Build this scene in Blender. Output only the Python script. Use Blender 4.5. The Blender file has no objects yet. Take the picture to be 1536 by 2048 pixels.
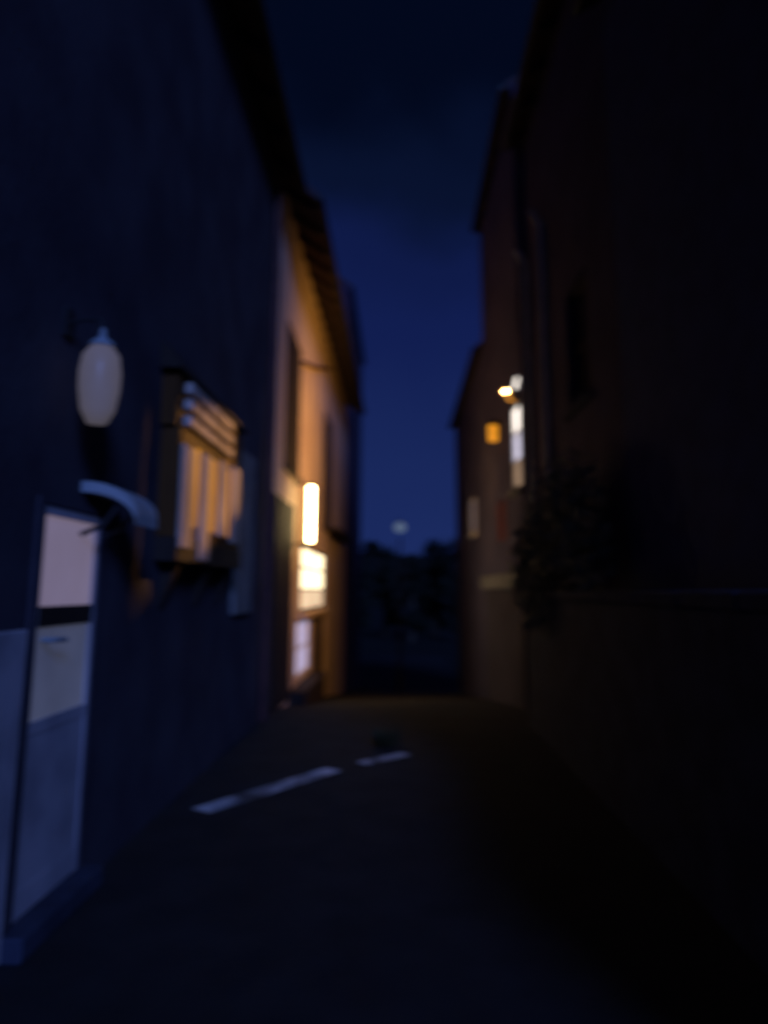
import bpy, bmesh, math, random
from mathutils import Vector, Matrix
R = math.radians
random.seed(7)
S = bpy.context.scene
C = S.collection

# ------------------------------------------------------------------ camera
cd = bpy.data.cameras.new('camera')
cam = bpy.data.objects.new('camera', cd); C.objects.link(cam)
cam.location = (0, 0, 1.6)
cam.rotation_euler = (R(100), 0, 0)
cd.sensor_width = 36; cd.lens = 26.0
cd.shift_y = -105/2048; cd.shift_x = -32/2048
cd.clip_start = 0.05; cd.clip_end = 2000
cd.dof.use_dof = True                       # hand-held phone, focus missed: everything is a little soft
cd.dof.focus_distance = 1.0
cd.dof.aperture_fstop = 2.3
cd.dof.aperture_ratio = 0.62
S.camera = cam

# ------------------------------------------------------------------ night sky
MOON_EL, MOON_DIR = 25, Vector((-0.32, 0.84, -0.42)).normalized()
w = bpy.data.worlds.new('World'); S.world = w; w.use_nodes = True
n = w.node_tree.nodes; l = w.node_tree.links; n.clear()
out = n.new('ShaderNodeOutputWorld'); bg = n.new('ShaderNodeBackground')
sky = n.new('ShaderNodeTexSky'); sky.sky_type = 'NISHITA'; sky.sun_disc = False
sky.sun_elevation = R(MOON_EL); sky.sun_rotation = math.atan2(-MOON_DIR.x, -MOON_DIR.y)
tc = n.new('ShaderNodeTexCoord'); sep = n.new('ShaderNodeSeparateXYZ')
rp = n.new('ShaderNodeValToRGB')
cr = rp.color_ramp; cr.interpolation = 'EASE'
pts = [(0.0, (.0112, .0240, .112)), (0.16, (.0092, .0200, .100)), (0.34, (.0058, .0128, .080)),
       (0.44, (.0048, .0105, .064)), (0.52, (.0026, .0062, .028)), (0.61, (.0008, .0026, .012)), (1.0, (.0008, .0028, .0135))]
while len(cr.elements) < len(pts): cr.elements.new(0.5)
for e, (p, c) in zip(cr.elements, pts): e.position = p; e.color = (*c, 1)
hue = n.new('ShaderNodeRGBToBW')
mr = n.new('ShaderNodeMapRange'); mr.inputs[1].default_value = 0; mr.inputs[2].default_value = 8
mr.inputs[3].default_value = .92; mr.inputs[4].default_value = 1.1
mul = n.new('ShaderNodeMix'); mul.data_type = 'RGBA'; mul.blend_type = 'MULTIPLY'; mul.inputs[0].default_value = 1
l.new(tc.outputs['Generated'], sep.inputs[0]); 
cn_ = n.new('ShaderNodeTexNoise'); cn_.inputs['Scale'].default_value = 5; cn_.inputs['Detail'].default_value = 5   # thin night cloud
cm = n.new('ShaderNodeMath'); cm.operation = 'MULTIPLY_ADD'; cm.inputs[1].default_value = .16
ca = n.new('ShaderNodeMath'); ca.operation = 'ADD'; ca.inputs[1].default_value = -.08
l.new(tc.outputs['Generated'], cn_.inputs[0]); l.new(cn_.outputs[0], cm.inputs[0]); l.new(sep.outputs[2], cm.inputs[2])
l.new(cm.outputs[0], ca.inputs[0]); l.new(ca.outputs[0], rp.inputs[0])
l.new(sky.outputs[0], hue.inputs[0]); l.new(hue.outputs[0], mr.inputs[0])
l.new(rp.outputs[0], mul.inputs[6]); l.new(mr.outputs[0], mul.inputs[7])
l.new(mul.outputs[2], bg.inputs[0]); bg.inputs[1].default_value = 1.0
l.new(bg.outputs[0], out.inputs[0])

# ------------------------------------------------------------------ moonlight
sd = bpy.data.lights.new('moon', 'SUN'); sd.energy = 1.6; sd.angle = R(12); sd.color = (.17, .30, 1.0)
moon = bpy.data.objects.new('moon', sd); C.objects.link(moon)
moon.rotation_euler = MOON_DIR.to_track_quat('-Z', 'Y').to_euler()
moon.location = (10, -20, 30)

S.view_settings.view_transform = 'Standard'; S.view_settings.look = 'None'
S.view_settings.exposure = 0; S.view_settings.gamma = 1
S.render.engine = 'CYCLES'

# ------------------------------------------------------------------ materials
def mat(name, col, col2=None, scale=4.0, rough=.85, bump=.3, detail=6, metal=0, stretch=(1, 1, 1), spec=.2):
    m = bpy.data.materials.new(name); m.use_nodes = True
    t = m.node_tree; b = t.nodes['Principled BSDF']
    b.inputs['Roughness'].default_value = rough; b.inputs['Metallic'].default_value = metal; b.inputs['Specular IOR Level'].default_value = spec
    tcn = t.nodes.new('ShaderNodeTexCoord'); mp = t.nodes.new('ShaderNodeMapping')
    mp.inputs['Scale'].default_value = stretch
    nz = t.nodes.new('ShaderNodeTexNoise'); nz.inputs['Scale'].default_value = scale; nz.inputs['Detail'].default_value = detail
    t.links.new(tcn.outputs['Object'], mp.inputs[0]); t.links.new(mp.outputs[0], nz.inputs[0])
    r = t.nodes.new('ShaderNodeValToRGB')
    col2 = col2 or tuple(c*.6 for c in col)
    r.color_ramp.elements[0].position = .35; r.color_ramp.elements[0].color = (*col2, 1)
    r.color_ramp.elements[1].position = .65; r.color_ramp.elements[1].color = (*col, 1)
    t.links.new(nz.outputs[0], r.inputs[0]); t.links.new(r.outputs[0], b.inputs['Base Color'])
    if bump:
        n2 = t.nodes.new('ShaderNodeTexNoise'); n2.inputs['Scale'].default_value = scale*9; n2.inputs['Detail'].default_value = 4
        t.links.new(mp.outputs[0], n2.inputs[0])
        bp = t.nodes.new('ShaderNodeBump'); bp.inputs['Strength'].default_value = bump; bp.inputs['Distance'].default_value = .01
        t.links.new(n2.outputs[0], bp.inputs['Height']); t.links.new(bp.outputs[0], b.inputs['Normal'])
    return m
def glow(name, col, strength, var=.25, scale=5.0, base=.3):
    m = mat(name, (base,)*3, (base*.8,)*3, rough=.35, bump=0)
    t = m.node_tree; b = t.nodes['Principled BSDF']
    tcn = t.nodes.new('ShaderNodeTexCoord')
    nz = t.nodes.new('ShaderNodeTexNoise'); nz.inputs['Scale'].default_value = scale
    mrn = t.nodes.new('ShaderNodeMapRange'); mrn.inputs[3].default_value = strength*(1-var); mrn.inputs[4].default_value = strength*(1+var)
    t.links.new(tcn.outputs['Object'], nz.inputs[0]); t.links.new(nz.outputs[0], mrn.inputs[0])
    b.inputs['Emission Color'].default_value = (*col, 1)
    t.links.new(mrn.outputs[0], b.inputs['Emission Strength'])
    return m

M = dict(
 asphalt=mat('asphalt', (.022, .022, .023), (.014, .014, .015), 3, .9, .6),
 ground=mat('ground_soil', (.010, .011, .009), (.006, .007, .005), 2, 1, .6),
 paint=mat('road_paint', (.74, .74, .72), (.07, .07, .07), 3.2, .8, .3, stretch=(1.2, .5, 1)),
 slate_plaster=mat('slate_plaster', (.058, .052, .066), (.034, .029, .040), 1.6, .95, .5),
 pale_plaster=mat('pale_plaster', (.56, .53, .53), (.44, .42, .43), 1.2, .9, .4),
 ochre=mat('ochre_plaster', (.60, .46, .36), (.50, .36, .27), 1.3, .92, .4),
 roof=mat('roof_tile', (.07, .045, .05), (.04, .028, .03), 7, .85, .8),
 eave=mat('eave_timber', (.06, .048, .06), (.04, .03, .04), 5, .8, .4, stretch=(1, .2, 1)),
 dark_wood=mat('dark_wood', (.035, .024, .018), (.02, .014, .011), 6, .75, .4, stretch=(1, 1, .2)),
 white_paint=mat('white_paint', (.78, .77, .76), (.62, .61, .62), 3, .55, .2),
 white_board=mat('whitewashed_board', (.58, .50, .42), (.34, .28, .22), 5, .8, .5, stretch=(1, 1, .25)),
 brown_board=mat('brown_board', (.11, .045, .008), (.05, .02, .004), 5, .75, .5, stretch=(1, 1, .25)),
 zinc=mat('zinc', (.36, .40, .40), (.27, .31, .31), 4, .5, .2),
 iron=mat('black_iron', (.03, .03, .032), (.018, .018, .02), 8, .55, .2),
 copper=mat('brown_pipe', (.10, .04, .035), (.06, .025, .025), 6, .6, .2),
 glass=mat('dark_glass', (.02, .022, .028), (.012, .013, .016), 2, .12, 0, spec=.5),
 stone=mat('grey_stone', (.22, .22, .21), (.13, .135, .125), 4, .9, .7),
 dark_stone=mat('dark_stone', (.042, .048, .075), (.022, .026, .042), 4, .95, .8),  # blue tint put into the stone as weak sky fill
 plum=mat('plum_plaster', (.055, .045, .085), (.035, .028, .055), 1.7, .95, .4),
 blue_fill=mat('blue_fill_wall', (.05, .065, .14), (.035, .045, .10), 5, .95, .6),  # blue in the base colour stands in for night sky fill
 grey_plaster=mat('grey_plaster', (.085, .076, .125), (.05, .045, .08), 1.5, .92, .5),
 red=mat('red_shutter', (.16, .025, .02), (.09, .015, .012), 6, .7, .3),
 leaf=mat('leaf', (.26, .27, .15), (.15, .16, .09), 3, .6, 0),
 far_leaf=mat('tree_leaf', (.012, .016, .010), (.007, .010, .006), .6, .8, 0),
 hood=mat('burnt_copper', (.10, .03, .003), (.06, .018, .002), 8, .6, .2),
 kick=mat('worn_grey_paint', (.44, .41, .42), (.28, .265, .28), 3, .7, .3),
 weed=mat('weed_leaf', (.05, .055, .02), (.03, .034, .014), 3, .7, 0),
 bark=mat('bark', (.07, .055, .04), (.035, .028, .02), 6, .95, .8),
 hill=mat('hill_grass', (.012, .015, .01), (.008, .010, .006), .05, 1, 0),
 door_glow=glow('frosted_pane', (.76, .60, .86), .20, .10, 2),
 door_dim=glow('frosted_pane_dim', (.45, .50, .80), .085, .35, 3),
 globe=glow('frosted_globe', (.80, .70, .86), .085, .15, 3, base=.14),
 shop=glow('shop_light', (1.0, .82, .50), 2.6, .2, 1.5),
 shop_low=glow('shop_light_low', (1.0, .72, .46), .95, .3, 3),
 shop_white=glow('shop_white', (.74, .66, 1.0), .62, .35, 3),
 tube=glow('tube_light', (1.0, .76, .34), 24, .1, 3),
 amber=glow('amber_glow', (1.0, .36, .015), .95, .3, 8),
 white_hot=glow('white_hot', (1.0, .90, .80), 2.0, .3, 4),
 window_dim=glow('window_dim', (.84, .80, 1.0), .9, .3, 4),
 curtain=glow('curtain', (.80, .52, .33), .40, .2, 4),
 amber_pane=glow('amber_pane', (1.0, .36, .004), .40, .4, 3, base=.03),
 far_globe=glow('far_globe', (.42, .62, 1.0), .20, .05, 2),
)

# ------------------------------------------------------------------ helpers
class MB:
    def __init__(s): s.bm = bmesh.new()
    def quad(s, *pts):
        vs = [s.bm.verts.new(p) for p in pts]; s.bm.faces.new(vs); return s
    def box(s, x0, x1, y0, y1, z0, z1, bevel=0, jit=0):
        if x0 > x1: x0, x1 = x1, x0
        b = bmesh.new()
        v = [b.verts.new((x + random.uniform(-jit, jit), y + random.uniform(-jit, jit), z + random.uniform(-jit, jit)))
             for x in (x0, x1) for y in (y0, y1) for z in (z0, z1)]
        for f in ((0,1,3,2), (4,6,7,5), (0,4,5,1), (2,3,7,6), (0,2,6,4), (1,5,7,3)): b.faces.new([v[i] for i in f])
        bmesh.ops.recalc_face_normals(b, faces=b.faces)
        if bevel: bmesh.ops.bevel(b, geom=b.edges[:], offset=bevel, segments=1, affect='EDGES')
        s._merge(b); return s
    def tube(s, pts, r, seg=10):
        pts = [Vector(p) for p in pts]
        rs = r if isinstance(r, (list, tuple)) else [r]*len(pts)
        rings = []
        for i, p in enumerate(pts):
            d = (pts[min(i+1, len(pts)-1)] - pts[max(i-1, 0)]).normalized()
            a = d.orthogonal().normalized() if abs(d.z) > .95 else d.cross(Vector((0, 0, 1))).normalized()
            b = d.cross(a)
            rings.append([s.bm.verts.new(p + (a*math.cos(t) + b*math.sin(t))*rs[i]) for t in [2*math.pi*k/seg for k in range(seg)]])
        for A, B in zip(rings, rings[1:]):
            for k in range(seg): s.bm.faces.new((A[k], A[(k+1) % seg], B[(k+1) % seg], B[k]))
        s.bm.faces.new(rings[0]); s.bm.faces.new(rings[-1]); return s
    def lathe(s, c, prof, seg=20):          # prof: (radius, z)
        s.tube([(c[0], c[1], c[2]+z) for r, z in prof], [max(r, .001) for r, z in prof], seg); return s
    def _merge(s, b):
        me = bpy.data.meshes.new('tmp'); b.to_mesh(me); b.free(); s.bm.from_mesh(me); bpy.data.meshes.remove(me)
    def build(s, name, m, parent=None, smooth=False):
        bmesh.ops.recalc_face_normals(s.bm, faces=s.bm.faces)
        me = bpy.data.meshes.new(name); s.bm.to_mesh(me); s.bm.free()
        me.materials.append(M[m])
        if smooth:
            for p in me.polygons: p.use_smooth = True
        o = bpy.data.objects.new(name, me); C.objects.link(o)
        if parent:
            o.parent = parent; o.matrix_parent_inverse = parent.matrix_world.inverted()
        return o
def thing(name, loc, label, cat, group=None):
    o = bpy.data.objects.new(name, None); C.objects.link(o)
    o.location = loc; o['label'] = label; o['category'] = cat; o.empty_display_size = .3
    if group: o['group'] = group
    o.matrix_world = Matrix.Translation(loc)
    return o
def tag(o, label, cat, group=None):
    o['label'] = label; o['category'] = cat
    if group: o['group'] = group
    return o
def struct(o): o['kind'] = 'structure'; return o
def lamp(name, loc, power, col, kind='POINT', size=.05, target=None, cone=40, blend=.3, parent=None):
    d = bpy.data.lights.new(name, kind); d.energy = power; d.color = col; d.shadow_soft_size = size
    o = bpy.data.objects.new(name, d); C.objects.link(o); o.location = loc
    if target is not None:
        o.rotation_euler = (Vector(target)-Vector(loc)).to_track_quat('-Z', 'Y').to_euler()
        d.spot_size = R(cone); d.spot_blend = blend
    if parent:
        o.parent = parent; o.matrix_parent_inverse = parent.matrix_world.inverted()
    return o

def facade(mb, X, depth, y0, y1, z0, z1, holes, reveal=.14):
    """house shell whose street face is the plane x = X (depth runs away from the street) with real openings"""
    sg = -1 if X < 0 else 1
    ys = sorted({y0, y1, *[h[0] for h in holes], *[h[1] for h in holes]})
    zs = sorted({z0, z1, *[h[2] for h in holes], *[h[3] for h in holes]})
    def hole(y, z): return any(a < y < b and c < z < d for a, b, c, d in holes)
    for a, b in zip(ys, ys[1:]):
        for c, d in zip(zs, zs[1:]):
            if not hole((a+b)/2, (c+d)/2): mb.quad((X, a, c), (X, b, c), (X, b, d), (X, a, d))
    xi = X + sg*reveal
    for a, b, c, d in holes:
        mb.quad((X, a, c), (xi, a, c), (xi, b, c), (X, b, c)); mb.quad((X, a, d), (xi, a, d), (xi, b, d), (X, b, d))
        mb.quad((X, a, c), (xi, a, c), (xi, a, d), (X, a, d)); mb.quad((X, b, c), (xi, b, c), (xi, b, d), (X, b, d))
    xb = X + sg*depth; xm = (X+xb)/2; pk = z1 + depth*.36
    for y in (y0, y1):
        mb.quad((X, y, z0), (xb, y, z0), (xb, y, z1), (X, y, z1)); mb.quad((X, y, z1), (xb, y, z1), (xm, y, pk))
    mb.quad((xb, y0, z0), (xb, y1, z0), (xb, y1, z1), (xb, y0, z1))
    bmesh.ops.remove_doubles(mb.bm, verts=mb.bm.verts, dist=.0005)

def roof(parent, X, depth, y0, y1, z1, over, m='roof', side=.0):
    sg = -1 if X < 0 else 1
    xb = X + sg*depth; xm = (X+xb)/2; pk = z1 + depth*.36; sl = .72
    t = .12
    a = (X - sg*over, z1 + .02 - over*sl); b = (xm, pk + .02); c = (xb + sg*over, z1 + .02 - over*sl)
    mb = MB()
    for (p, q) in ((a, b), (b, c)):
        for y in (y0-side, y1+side):
            mb.quad((p[0], y, p[1]), (q[0], y, q[1]), (q[0], y, q[1]+t), (p[0], y, p[1]+t))
        mb.quad((p[0], y0-side, p[1]), (p[0], y1+side, p[1]), (q[0], y1+side, q[1]), (q[0], y0-side, q[1]))
        mb.quad((p[0], y0-side, p[1]+t), (p[0], y1+side, p[1]+t), (q[0], y1+side, q[1]+t), (q[0], y0-side, q[1]+t))
    for p in (a, c): mb.quad((p[0], y0-side, p[1]), (p[0], y1+side, p[1]), (p[0], y1+side, p[1]+t), (p[0], y0-side, p[1]+t))
    r = mb.build('roof', m, parent)
    # rafter tails and gutter under the street eave
    ex = X - sg*over
    MB().tube([(ex - sg*.05, y0-side, a[1]+.02), (ex - sg*.05, y1+side, a[1]+.02)], .055, 8).build('gutter', 'iron', r)
    k = 0; y = y0 + .3
    proto = None
    while y < y1:
        if proto is None:
            mb = MB(); z0r = a[1] - .10
            mb.quad((ex + sg*.02, y-.04, z0r+.02), (X - sg*.003, y-.04, z0r+over*sl-.02), (X - sg*.003, y-.04, z0r+over*sl+.09), (ex + sg*.02, y-.04, z0r+.10))
            mb.quad((ex + sg*.02, y+.04, z0r+.02), (X - sg*.003, y+.04, z0r+over*sl-.02), (X - sg*.003, y+.04, z0r+over*sl+.09), (ex + sg*.02, y+.04, z0r+.10))
            mb.quad((ex + sg*.02, y-.04, z0r+.02), (X - sg*.003, y-.04, z0r+over*sl-.02), (X - sg*.003, y+.04, z0r+over*sl-.02), (ex + sg*.02, y+.04, z0r+.02))
            mb.quad((ex + sg*.02, y-.04, z0r+.02), (ex + sg*.02, y+.04, z0r+.02), (ex + sg*.02, y+.04, z0r+.10), (ex + sg*.02, y-.04, z0r+.10))
            proto = mb.build('rafter', 'eave', r); yp = y
        else:
            o = proto.copy(); C.objects.link(o); o.parent = r
            o.matrix_parent_inverse = proto.matrix_parent_inverse.copy(); o.location.y += y-yp
        y += .75
    return r

def window(parent, X, y0, y1, z0, z1, pane='glass', frame='white_paint', bars_y=1, bars_z=1, sill=None, recess=.10, name='window', panes=None):
    """frame and bars (the part), panes and sill (its sub-parts)"""
    sg = -1 if X < 0 else 1
    xr = X + sg*recess; fw = .055
    mb = MB()
    mb.box(xr, xr+sg*.05, y0, y0+fw, z0, z1); mb.box(xr, xr+sg*.05, y1-fw, y1, z0, z1)
    mb.box(xr+sg*.002, xr+sg*.05, y0+fw, y1-fw, z1-fw, z1); mb.box(xr+sg*.002, xr+sg*.05, y0+fw, y1-fw, z0, z0+fw)
    for k in range(1, bars_y+1):
        y = y0+(y1-y0)*k/(bars_y+1); mb.box(xr+sg*.004, xr+sg*.045, y-.025, y+.025, z0+fw, z1-fw)
    for k in range(1, bars_z+1):
        z = z0+(z1-z0)*k/(bars_z+1); mb.box(xr+sg*.006, xr+sg*.043, y0+fw, y1-fw, z-.018, z+.018)
    f = mb.build(name, frame, parent)
    yy = [y0+(y1-y0)*k/(bars_y+1) for k in range(bars_y+2)]; zz = [z0+(z1-z0)*k/(bars_z+1) for k in range(bars_z+2)]
    for i in range(bars_y+1):
        for j in range(bars_z+1):
            m = panes[j] if panes else pane
            MB().box(xr+sg*.02, xr+sg*.03, yy[i]+.015, yy[i+1]-.015, zz[j]+.012, zz[j+1]-.012).build('pane', m, f)
    if sill: MB().box(X-sg*.07, xr+sg*.05, y0-.06, y1+.06, z0-.085, z0-.003, .008).build('sill', sill, f)
    return f

# ------------------------------------------------------------------ ground, road
def gz(y):
    if y < 9: return 0.0
    if y < 12: return -.115*(y-9)**2/6
    if y < 32: return -.115*1.5 - .115*(y-12)
    return -.115*21.5
ys = [-60, -20, 0, 4, 8, 9, 10, 11, 12, 16, 20, 26, 32, 60, 120, 300, 900]
def strip(name, x0, x1, ylist, dz, m, nx=1):
    mb = MB()
    for a, b in zip(ylist, ylist[1:]):
        for k in range(nx):
            xa, xb = x0+(x1-x0)*k/nx, x0+(x1-x0)*(k+1)/nx
            mb.quad((xa, a, gz(a)+dz), (xb, a, gz(a)+dz), (xb, b, gz(b)+dz), (xa, b, gz(b)+dz))
    bmesh.ops.remove_doubles(mb.bm, verts=mb.bm.verts, dist=.0005)
    return mb.build(name, m)
struct(strip('ground', -900, 900, ys, 0, 'ground'))
road = struct(strip('road', -2.6, 2.6, [-40, -20, 0, 4, 8, 9, 10, 11, 12, 16, 20, 26, 32, 48], .004, 'asphalt'))
def dash(p, q, wid):
    p, q = Vector(p), Vector(q); d = (q-p).normalized(); nrm = Vector((-d.y, d.x))*wid/2
    mb = MB(); N = 10; L = []; Rr = []
    for i in range(N+1):
        c = p+(q-p)*i/N; e = 1 + random.uniform(-.12, .12)
        L.append((*(c+nrm*e), .008)); Rr.append((*(c-nrm*e), .008))
    for i in range(N): mb.quad(L[i], Rr[i], Rr[i+1], L[i+1])
    bmesh.ops.remove_doubles(mb.bm, verts=mb.bm.verts, dist=.0001)
    return mb.build('road_marking', 'paint', road)
dash((-1.46, 5.78), (-.60, 7.05), .20); dash((-.36, 7.28), (.07, 7.70), .15)
# low hills at the end of the valley
mb = MB(); prev = None
for j, (y, hmax) in enumerate([(170, -2.6), (230, 9), (290, 14), (380, 12), (520, -3)]):
    row = [mb.bm.verts.new((x, y, hmax + (1.8*math.sin(x*.021+j) + 1.1*math.sin(x*.063+2*j) if 0 < j < 4 else 0))) for x in range(-420, 421, 20)]
    if prev:
        for k in range(len(row)-1): mb.bm.faces.new((prev[k], prev[k+1], row[k+1], row[k]))
    prev = row
struct(mb.build('hills', 'hill', smooth=True))

# ------------------------------------------------------------------ near left house (dark, with white door and timber bay)
XA = -1.75
hA = thing('terraced_house', (XA, 5, 0), 'dark plastered house at the left edge with a white glazed door and a timber bay', 'house')
DOOR = (3.60, 4.30, .12, 2.02)
mb = MB(); facade(mb, XA, 7, -1.5, 9.95, -.6, 7.5, [(3.54, 4.36, .12, 2.06)]); mb.build('wall', 'slate_plaster', hA)
roof(hA, XA, 7, -1.5, 9.95, 7.5, .30)
# whitewashed band at the foot of the wall, either side of the door
MB().box(XA+.003, XA+.035, -1.5, 3.50, .02, 1.42, .006).build('whitewashed_plinth', 'kick', hA)
# door
y0, y1, z0, z1 = DOOR
xd = XA + .02
mb = MB()
mb.box(xd-.05, xd, y0-.055, y0, z0, z1+.035); mb.box(xd-.05, xd, y1, y1+.055, z0, z1+.035); mb.box(xd-.048, xd-.002, y0, y1, z1, z1+.035)
mb.build('door_frame', 'slate_plaster', hA)
mb = MB()
mb.box(xd-.05, xd-.01, y0+.004, y0+.035, z0+.004, z1-.004); mb.box(xd-.05, xd-.01, y1-.035, y1-.004, z0+.004, z1-.004)
mb.box(xd-.048, xd-.012, y0+.035, y1-.035, z1-.05, z1-.004); mb.box(xd-.048, xd-.012, y0+.035, y1-.035, z0+.004, z0+.12)
mb.box(xd-.044, xd-.016, y0+.035, y1-.035, .12+z0, .92); mb.box(xd-.048, xd-.012, y0+.035, y1-.035, .92, .98)
dr = mb.build('door', 'kick', hA)
MB().box(xd-.05, xd-.010, y0+.035, y1-.035, 1.42, 1.52, .006).build('lock_rail', 'dark_wood', dr)
MB().box(xd-.036, xd-.026, y0+.035, y1-.035, 1.52, z1-.05).build('pane', 'door_glow', dr)
MB().box(xd-.036, xd-.026, y0+.035, y1-.035, .98, 1.42).build('pane', 'door_dim', dr)
MB().tube([(xd-.01, y0+.09, 1.36), (xd+.04, y0+.09, 1.36), (xd+.05, y0+.12, 1.36), (xd+.05, y0+.22, 1.355)], .013, 8).build('handle', 'zinc', dr)
MB().box(XA-.1, XA+.12, 3.50, 4.40, .006, .115, .012).build('doorstep', 'dark_stone', hA)
# zinc canopy over the door
mb = MB()
N = 8
prof = [(XA+.003 + .31*math.sin(t*math.pi/2), 2.13 - .18*(1-math.cos(t*math.pi/2))) for t in [k/N for k in range(N+1)]]
for (a, b) in zip(prof, prof[1:]):
    mb.quad((a[0], 4.02, a[1]), (a[0], 4.38, a[1]), (b[0], 4.38, b[1]), (b[0], 4.02, b[1]))
    mb.quad((a[0], 4.02, a[1]+.06), (a[0], 4.38, a[1]+.06), (b[0], 4.38, b[1]+.06), (b[0], 4.02, b[1]+.06))
    for y in (4.02, 4.38): mb.quad((a[0], y, a[1]), (b[0], y, b[1]), (b[0], y, b[1]+.06), (a[0], y, a[1]+.06))
a = prof[-1]; mb.quad((a[0], 4.02, a[1]), (a[0], 4.38, a[1]), (a[0], 4.38, a[1]+.06), (a[0], 4.02, a[1]+.06))
cn = mb.build('door_canopy', 'zinc', hA)
for y in (4.06, 4.34):
    MB().tube([(XA+.003, y, 1.90), (XA+.12, y, 1.95), (XA+.19, y, 2.05)], .014, 8).build('bracket', 'iron', cn)
# timber bay: brown core, pale boards in front, three cornice boards
XB = -1.6
bay = MB().box(XA+.003, XB-.006, 5.30, 7.42, 1.98, 2.79).box(XA+.003, XB-.03, 5.26, 7.46, 2.792, 3.18).build('timber_bay', 'brown_board', hA)
for (ya, yb, zb, zt) in ((5.32, 5.62, 1.90, 2.66), (5.86, 6.12, 1.83, 2.69), (6.44, 6.70, 2.06, 2.73), (6.94, 7.24, 2.03, 2.76)):
    MB().box(XB-.002, XB+.024, ya, yb, zb, zt, .006).build('board', 'white_board', bay)
for (za, zb) in ((2.815, 2.895), (2.94, 3.02), (3.065, 3.15)):
    MB().box(XB-.026, XB+.03, 5.42, 6.85, za, zb, .008).build('cornice_board', 'white_board', bay)
for (ya, yb) in ((5.66, 5.84), (6.12, 6.42), (6.68, 6.92)):
    MB().box(XB-.004, XB+.002, ya+.02, yb-.02, 2.08, 2.70).build('pane', 'amber_pane', bay)
for y in (5.5, 6.4, 7.2):
    mb = MB()
    mb.quad((XA+.003, y-.05, 1.45), (XA+.003, y-.05, 1.80), (XB-.02, y-.05, 1.80)); mb.quad((XA+.003, y+.05, 1.45), (XA+.003, y+.05, 1.80), (XB-.02, y+.05, 1.80))
    mb.quad((XA+.003, y-.05, 1.45), (XA+.003, y+.05, 1.45), (XB-.02, y+.05, 1.80), (XB-.02, y-.05, 1.80))
    mb.quad((XA+.003, y-.05, 1.80), (XA+.003, y+.05, 1.80), (XB-.02, y+.05, 1.80), (XB-.02, y-.05, 1.80))
    mb.build('bracket', 'dark_wood', bay)
MB().box(XA+.003, XB+.01, 5.28, 7.44, 1.805, 1.975).build('bay_floor', 'dark_wood', bay)
mb = MB()
mb.quad((XA+.003, 5.18, 3.42), (XB+.012, 5.18, 3.22), (XB+.012, 7.56, 3.22), (XA+.003, 7.56, 3.42)); mb.quad((XA+.003, 5.18, 3.20), (XB+.012, 5.18, 3.20), (XB+.012, 7.56, 3.20), (XA+.003, 7.56, 3.20))
mb.quad((XB+.012, 5.18, 3.20), (XB+.012, 7.56, 3.20), (XB+.012, 7.56, 3.22), (XB+.012, 5.18, 3.22))
for y in (5.18, 7.56): mb.quad((XA+.003, y, 3.20), (XB+.012, y, 3.20), (XB+.012, y, 3.22), (XA+.003, y, 3.42))
mb.build('bay_roof', 'dark_wood', bay)
MB().tube([(XA+.07, 9.45, .02), (XA+.07, 9.45, 7.1), (XA+.28, 9.45, 7.3)], .05, 10).build('downpipe', 'copper', hA)
MB().box(XA+.003, XA+.05, 7.75, 8.6, 1.35, 3.1).build('cover_panel', 'stone', hA)  # pale slab added: its lighter colour stands for faintly lit wall

gl = thing('wall_lamp', (XA, 3.7, 2.5), 'frosted white elongated wall lamp above the white glazed door', 'lamp')
MB().lathe((-1.555, 3.7, 2.65), [(.02, -.215), (.05, -.21), (.085, -.14), (.102, -.03), (.104, .06), (.092, .15), (.06, .195), (.02, .20)], 20).build('glass_shade', 'globe', gl, True)
MB().lathe((-1.555, 3.7, 2.85), [(.07, 0), (.06, .02), (.02, .05), (.012, .10)], 14).build('cap', 'zinc', gl, True)
MB().tube([(XA+.003, 3.7, 2.98), (XA+.1, 3.7, 3.0), (-1.57, 3.7, 3.0), (-1.555, 3.7, 2.94)], .012, 8).build('arm', 'iron', gl)
MB().box(XA+.001, XA+.02, 3.65, 3.75, 2.9, 3.06, .004).build('back_plate', 'iron', gl)

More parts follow.
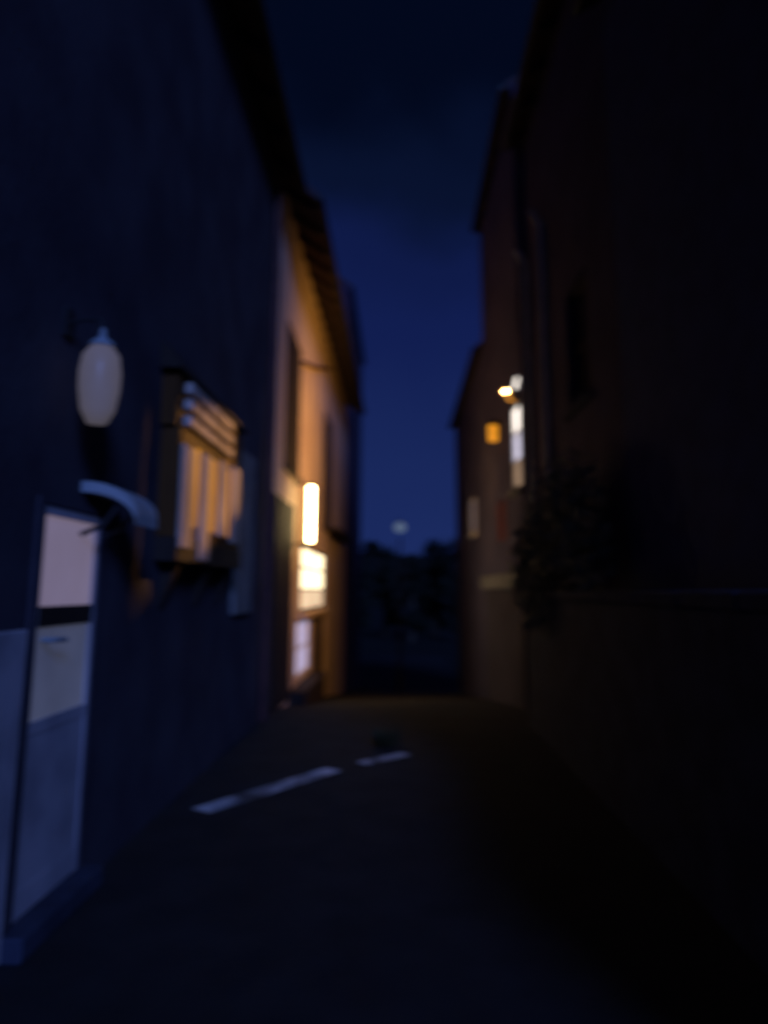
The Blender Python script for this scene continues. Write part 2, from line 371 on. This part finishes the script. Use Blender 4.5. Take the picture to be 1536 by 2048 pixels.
# ------------------------------------------------------------------ second left house (ochre, floodlit)
XO = -1.75
hB = thing('terraced_house', (XO, 16.7, gz(16.7)), 'ochre house lit orange, two tall dark windows above its bright shop window', 'house')
W1 = (10.95, 12.55, 3.48, 5.75); W2 = (16.6, 18.45, 3.05, 5.70)
SH = (13.30, 17.40, 1.20, 2.42); LW = (12.85, 14.72, .10, 1.08); DD = (15.25, 17.5, -.78, 1.05)
mb = MB(); facade(mb, XO, 7, 9.98, 23.5, -2.4, 7.6, [W1, W2, SH, LW, DD]); mb.build('wall', 'ochre', hB)
roof(hB, XO, 7, 9.98, 23.5, 7.6, .52)
for wn in (W1, W2):
    f = MB().box(XO-.06, XO+.012, wn[0]+.004, wn[0]+.07, wn[2]+.004, wn[3]-.004).box(XO-.06, XO+.012, wn[1]-.07, wn[1]-.004, wn[2]+.004, wn[3]-.004)
    f.box(XO-.058, XO+.010, wn[0]+.07, wn[1]-.07, wn[3]-.075, wn[3]-.004).box(XO-.058, XO+.010, wn[0]+.07, wn[1]-.07, wn[2]+.004, wn[2]+.075)
    f = f.build('window', 'dark_wood', hB); ym = (wn[0]+wn[1])/2
    for (ya, yb) in ((wn[0]+.075, ym-.006), (ym+.006, wn[1]-.075)):
        MB().box(XO-.05, XO+.004, ya, yb, wn[2]+.08, wn[3]-.08, .006).build('cover_panel', 'dark_wood', f)  # closed dark leaves added so moonlight doesn't brighten the window openings
    MB().box(XO-.06, XO+.06, wn[0]-.05, wn[1]+.05, wn[2]-.08, wn[2]-.003, .008).build('sill', 'dark_wood', f)
sf = window(hB, XO, *SH, frame='dark_wood', bars_y=1, bars_z=2, name='shop_window', panes=['shop_low', 'shop', 'shop'], recess=.03)
MB().box(XO-.06, XO+.09, 13.2, 17.5, 1.09, 1.195, .01).build('sill', 'ochre', sf)
window(hB, XO, *LW, pane='shop_white', frame='white_paint', bars_y=1, bars_z=1, recess=.03, name='low_window')
mb = MB().box(XO-.10, XO-.05, DD[0], DD[1], DD[2], DD[3])
rs = mb.build('stall_riser', 'dark_wood', hB)
for k in range(4):
    a = DD[0]+.1+k*.52; MB().box(XO-.05, XO-.03, a, a+.44, DD[2]+.12, DD[3]-.1, .006).build('panel', 'dark_wood', rs)
# dark board panel over the near end of the ground floor
sb = MB().box(XO+.003, XO+.03, 10.05, 11.9, -.05, 2.92).build('board_panel', 'dark_wood', hB)
for k in range(9):
    MB().box(XO+.03, XO+.05, 10.08+k*.2, 10.08+k*.2+.185, .05, 2.88, .005).build('board', 'dark_wood', sb)
MB().box(XO+.003, XO+.30, 17.6, 22.2, 2.98, 3.06, .01).build('ledge', 'dark_wood', hB)
MB().box(XO-.1, XO+.28, 11.95, 15.1, -.55, .03, .02).build('doorstep', 'dark_wood', hB)
MB().tube([(XO+.02, 12.75, 5.62), (XO+.03, 14.2, 5.98), (XO+.03, 16, 6.5), (XO+.02, 17.9, 7.05)], .035, 6).build('cable', 'copper', hB)
tb = thing('wall_lamp', (XO, 12.0, 2.8), 'tall glowing tube lamp on the ochre wall above the shop window', 'lamp')
XT = -1.47
MB().tube([(XT, 12.15, 2.36), (XT, 12.15, 3.30)], .045, 14).build('tube', 'tube', tb, True)
for z in (2.34, 3.32): MB().lathe((XT, 12.15, z-.03), [(.03, 0), (.055, .01), (.055, .05), (.03, .06)], 14).build('cap', 'iron', tb)
for z in (2.34, 3.32): MB().tube([(XO+.003, 12.15, z), (XT, 12.15, z)], .014, 8).build('arm', 'iron', tb)
MB().box(XO+.001, XO+.02, 12.1, 12.2, 2.25, 3.4, .003).build('back_plate', 'iron', tb)

hF = thing('terraced_house', (XO, 29, gz(29)), 'tall dim violet house rising behind the roof of the ochre house', 'house')
mb = MB(); facade(mb, XO, 5, 24.1, 33, -3.4, 11.9, []); mb.build('wall', 'plum', hF)
roof(hF, XO, 5, 24.1, 33, 11.9, .05)

# ------------------------------------------------------------------ right side houses
XE = 1.95
hE = thing('terraced_house', (XE, 5, 0), 'unlit dark bluish house at the right edge of the street', 'house')
mb = MB(); facade(mb, XE, 6, 3.4, 6.28, -.6, 7.2, []); mb.build('wall', 'blue_fill', hE)
roof(hE, XE, 6, 3.4, 6.28, 7.2, .2, 'dark_wood')
hC = thing('terraced_house', (XE, 8.5, 0), 'dim plum coloured house with pale downpipes behind the leafy climber on the right', 'house')
CW = (7.3, 8.3, 3.6, 5.0)
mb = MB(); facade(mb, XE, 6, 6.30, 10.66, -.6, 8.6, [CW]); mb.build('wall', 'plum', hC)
roof(hC, XE, 6, 6.30, 10.66, 8.6, .25)
window(hC, XE, *CW, frame='dark_wood', bars_y=1, bars_z=1, sill='dark_stone')
for y, zt in ((9.2, 6.4), (10.4, 6.4)):
    MB().tube([(XE-.07, y, .02), (XE-.07, y, zt), (XE-.2, y, zt+.22)], .05, 10).build('downpipe', 'zinc', hC)
XD = 1.8
hD = thing('terraced_house', (XD, 17, gz(17)), 'tall grey house on the right with a glowing tall window under a floodlight', 'house')
LWN = (10.88, 11.70, 3.12, 4.48); SHN = (12.6, 13.5, 2.45, 3.15); WN = (17.6, 18.5, 2.95, 3.8)
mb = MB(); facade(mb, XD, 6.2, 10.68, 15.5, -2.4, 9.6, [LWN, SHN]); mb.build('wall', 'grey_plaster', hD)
roof(hD, XD, 6.2, 10.68, 15.5, 9.6, .10)
window(hD, XD, *LWN, frame='white_paint', bars_y=0, bars_z=2, sill='stone', panes=['curtain', 'window_dim', 'white_hot'], recess=.02)
sh = MB().box(XD+.01, XD+.05, *SHN[:2], *SHN[2:]).build('cover_panel', 'red', hD)
for k in range(6):
    MB().box(XD-.012, XD+.01, SHN[0]+.03, SHN[1]-.03, SHN[2]+.03+k*.11, SHN[2]+.12+k*.11, .004).build('slat', 'red', sh)
MB().box(XD-.14, XD-.003, 10.9, 15.3, 1.62, 1.86, .02).build('stone_ledge', 'stone', hD)
MB().box(XD-.05, XD-.003, 10.75, 15.4, -2.0, 1.615, .004).build('plinth', 'slate_plaster', hD)

hG = thing('terraced_house', (XD, 19.5, gz(19.5)), 'lower far grey house on the right with one small white framed window', 'house')
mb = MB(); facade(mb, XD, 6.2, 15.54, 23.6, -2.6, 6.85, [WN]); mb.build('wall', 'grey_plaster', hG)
roof(hG, XD, 6.2, 15.54, 23.6, 6.85, .12)
window(hG, XD, *WN, pane='door_dim', frame='white_paint', bars_y=0, bars_z=0, sill='white_paint', recess=-.02)

fl = thing('floodlight', (XD, 10.85, 4.6), 'small lit floodlight on a bent bracket above the glowing tall window', 'floodlight')
MB().box(XD-.02, XD-.001, 11.1, 11.3, 4.38, 4.6, .004).build('back_plate', 'iron', fl)
MB().tube([(XD-.02, 11.2, 4.5), (XD-.1, 11.2, 4.52), (XD-.14, 11.05, 4.58)], .02, 8).build('bracket', 'amber', fl)  # bracket emits amber: the glow stands in for lamp light falling on it
hd = Vector((1.71, 10.9, 4.6)); aim = Vector((-1.6, 6.36, 2.61)); dv = (aim-hd).normalized()
hx = dv.cross(Vector((0, 0, 1))).normalized(); hz = hx.cross(dv)
mb = MB(); ha, hb, t = .0225, .0220, .006           # rectangular hood that trims the beam
def hp(q, i, j): return hd + dv*q + hx*i + hz*j
for (i0, i1, j0, j1) in ((-ha-t, -ha, -hb-t, hb+t), (ha, ha+t, -hb-t, hb+t), (-ha, ha, hb, hb+t), (-ha, ha, -hb-t, -hb)):
    v = [hp(q, i, j) for q in (-.05, .25) for i in (i0, i1) for j in (j0, j1)]
    for f in ((0,1,3,2), (4,6,7,5), (0,4,5,1), (2,3,7,6), (0,2,6,4), (1,5,7,3)): mb.quad(*[v[k] for k in f])
mb.quad(hp(-.052, -ha-t, -hb-t), hp(-.052, ha+t, -hb-t), hp(-.052, ha+t, hb+t), hp(-.052, -ha-t, hb+t))
mb.build('hood', 'hood', fl)
MB().tube([(1.735, 10.84, 4.60), (1.78, 10.84, 4.78)], [.028, .02], 10).build('glow_tube', 'white_hot', fl)
lamp('floodlight_beam', hd, 1300, (1.0, .48, .11), 'SPOT', .004, aim, 30, .1, fl)

ln = thing('wall_lantern', (XD, 13, 4.3), 'small amber wall lantern on the grey house, left of the glowing tall window', 'lantern')
MB().box(XD-.02, XD-.001, 12.92, 13.08, 4.3, 4.6, .004).build('back_plate', 'iron', ln)
MB().tube([(XD-.02, 13, 4.55), (XD-.10, 13, 4.62), (XD-.13, 13, 4.58)], .014, 8).build('arm', 'iron', ln)
MB().lathe((XD-.13, 13, 4.22), [(.07, 0), (.075, .16), (.08, .28), (.06, .30)], 6).build('glass', 'amber', ln)
MB().lathe((XD-.13, 13, 4.52), [(.14, 0), (.06, .06), (.012, .08)], 6).build('cap', 'iron', ln)
lamp('lantern_light', (XD-.34, 13, 4.3), 500, (1.0, .48, .08), 'SPOT', .08, (-1.75, 14.9, 3.7), 165, 1.0, ln)

# ------------------------------------------------------------------ garden wall, climber
gw = thing('garden_wall', (1.6, 5, 0), 'low dark stone garden wall with coping along the right side of the street', 'wall')
MB().box(1.55, 1.80, 1.2, 9.2, -.4, 1.5).build('wall', 'dark_stone', gw)
proto = None
for k in range(11):
    y = 1.2 + k*.728
    if proto is None:
        proto = MB().box(1.51, 1.84, 1.205, 1.92, 1.503, 1.60, .015, .006).build('coping_stone', 'dark_stone', gw)
    else:
        o = proto.copy(); C.objects.link(o); o.parent = gw; o.matrix_parent_inverse = proto.matrix_parent_inverse.copy(); o.location.y += k*.728
def leaves(mb, pts, size):
    for p in pts:
        d = Vector((random.gauss(0, 1), random.gauss(0, 1), random.gauss(0, .7))).normalized()
        a = d.orthogonal().normalized(); b = d.cross(a); s = size*random.uniform(.6, 1.3)
        p = Vector(p); mb.quad(p-a*s, p-b*s*.5, p+a*s, p+b*s*.5)
cl = thing('climbing_shrub', (1.85, 7.2, 0), 'leafy climbing shrub spilling over the dark garden wall on the right', 'shrub')
pts = []
for (cy, cz, rx, ry, rz, nn) in ((6.9, 2.35, .30, .75, .55, 900), (7.7, 2.1, .35, .7, .5, 800), (8.6, 1.9, .3, .6, .5, 600), (6.3, 1.9, .25, .4, .35, 300), (8.0, 1.45, .35, .5, .35, 350)):
    for _ in range(nn):
        v = Vector((random.gauss(0, 1), random.gauss(0, 1), random.gauss(0, 1))).normalized()*random.uniform(.35, 1.05)
        pts.append((min(1.58+v.x*rx, 1.93), cy+v.y*ry, cz+v.z*rz))
mb = MB(); leaves(mb, pts, .055); mb.build('foliage', 'leaf', cl)
for (y, dy, h) in ((7.1, -.2, 2.5), (7.4, .3, 2.3), (7.9, .6, 2.0)):
    MB().tube([(1.88, y, 0), (1.87, y+dy*.3, h*.4), (1.84, y+dy*.7, h*.75), (1.72, y+dy, h)], [.03, .025, .018, .008], 7).build('stem', 'bark', cl)
tuft = MB()
for _ in range(60):
    a = random.uniform(0, 6.28); r = random.uniform(0, .10); x, y = -.16+r*math.cos(a), 8.05+r*math.sin(a); h = random.uniform(.1, .24); q = random.uniform(0, 6.28)
    dx, dy = .012*math.cos(q), .012*math.sin(q); lx, ly = .08*math.cos(a), .08*math.sin(a)
    tuft.quad((x-dx, y-dy, .004), (x+dx, y+dy, .004), (x+lx*.6+dx*.6, y+ly*.6+dy*.6, h*.7), (x+lx*.6-dx*.6, y+ly*.6-dy*.6, h*.7))
    tuft.quad((x+lx*.6-dx*.6, y+ly*.6-dy*.6, h*.7), (x+lx*.6+dx*.6, y+ly*.6+dy*.6, h*.7), (x+lx, y+ly, h))
tag(tuft.build('weed_tuft', 'weed'), 'small tuft of weeds growing beside the far white road dash', 'plant')

# ------------------------------------------------------------------ far end of the street
sl = thing('street_lamp', (0, 28, gz(28)), 'distant street lamp with a pale globe at the end of the street', 'street lamp')
MB().lathe((0, 28, gz(28)), [(.11, 0), (.11, .5), (.06, .6), (.045, 3), (.04, 5.55)], 12).build('post', 'iron', sl)
MB().lathe((0, 28, 3.93), [(.08, -.2), (.17, -.13), (.21, 0), (.17, .13), (.08, .2)], 16).build('globe', 'far_globe', sl, True)
MB().lathe((0, 28, 4.13), [(.09, 0), (.05, .05), (.01, .12)], 12).build('cap', 'iron', sl)
def tree(x, y, h, r, label):
    h *= 1.13; z = gz(y); t = thing('tree', (x, y, z), label, 'tree', 'trees at the end of the street')
    MB().tube([(x, y, z), (x+.1, y, z+h*.3), (x-.1, y+.1, z+h*.55), (x, y, z+h*.85)], [.28, .2, .14, .04], 8).build('trunk', 'bark', t)
    for k in range(4):
        a = k*1.6+x; MB().tube([(x, y, z+h*(.35+.1*k)), (x+math.cos(a)*r*.4, y+math.sin(a)*r*.4, z+h*(.5+.1*k)), (x+math.cos(a)*r*.75, y+math.sin(a)*r*.75, z+h*(.58+.1*k))], [.1, .06, .02], 6).build('limb', 'bark', t)
    pts = []
    for _ in range(14):
        a = random.uniform(0, 6.28); q = r*random.uniform(.1, .75); cz = z+h*random.uniform(.12, .88); br = r*random.uniform(.28, .5)
        for _ in range(110):
            v = Vector((random.gauss(0, 1), random.gauss(0, 1), random.gauss(0, .8))).normalized()*br*random.uniform(.4, 1.05)
            pts.append((x+math.cos(a)*q+v.x, y+math.sin(a)*q+v.y, cz+v.z))
    mb = MB(); leaves(mb, pts, .26); mb.build('crown', 'far_leaf', t)
tree(-3.6, 62, 8.4, 2.0, 'broad dark tree at the street end, beside the ochre house')
tree(-1.3, 66, 7.6, 1.7, 'low dark tree just left of the distant street lamp')
tree(.9, 60, 7.3, 1.6, 'small dark tree right of the distant street lamp')
tree(2.9, 64, 7.9, 1.9, 'dark round tree at the street end, second from the right hand houses')
tree(4.9, 61, 8.6, 2.0, 'tallest dark tree at the street end, beside the right hand houses')
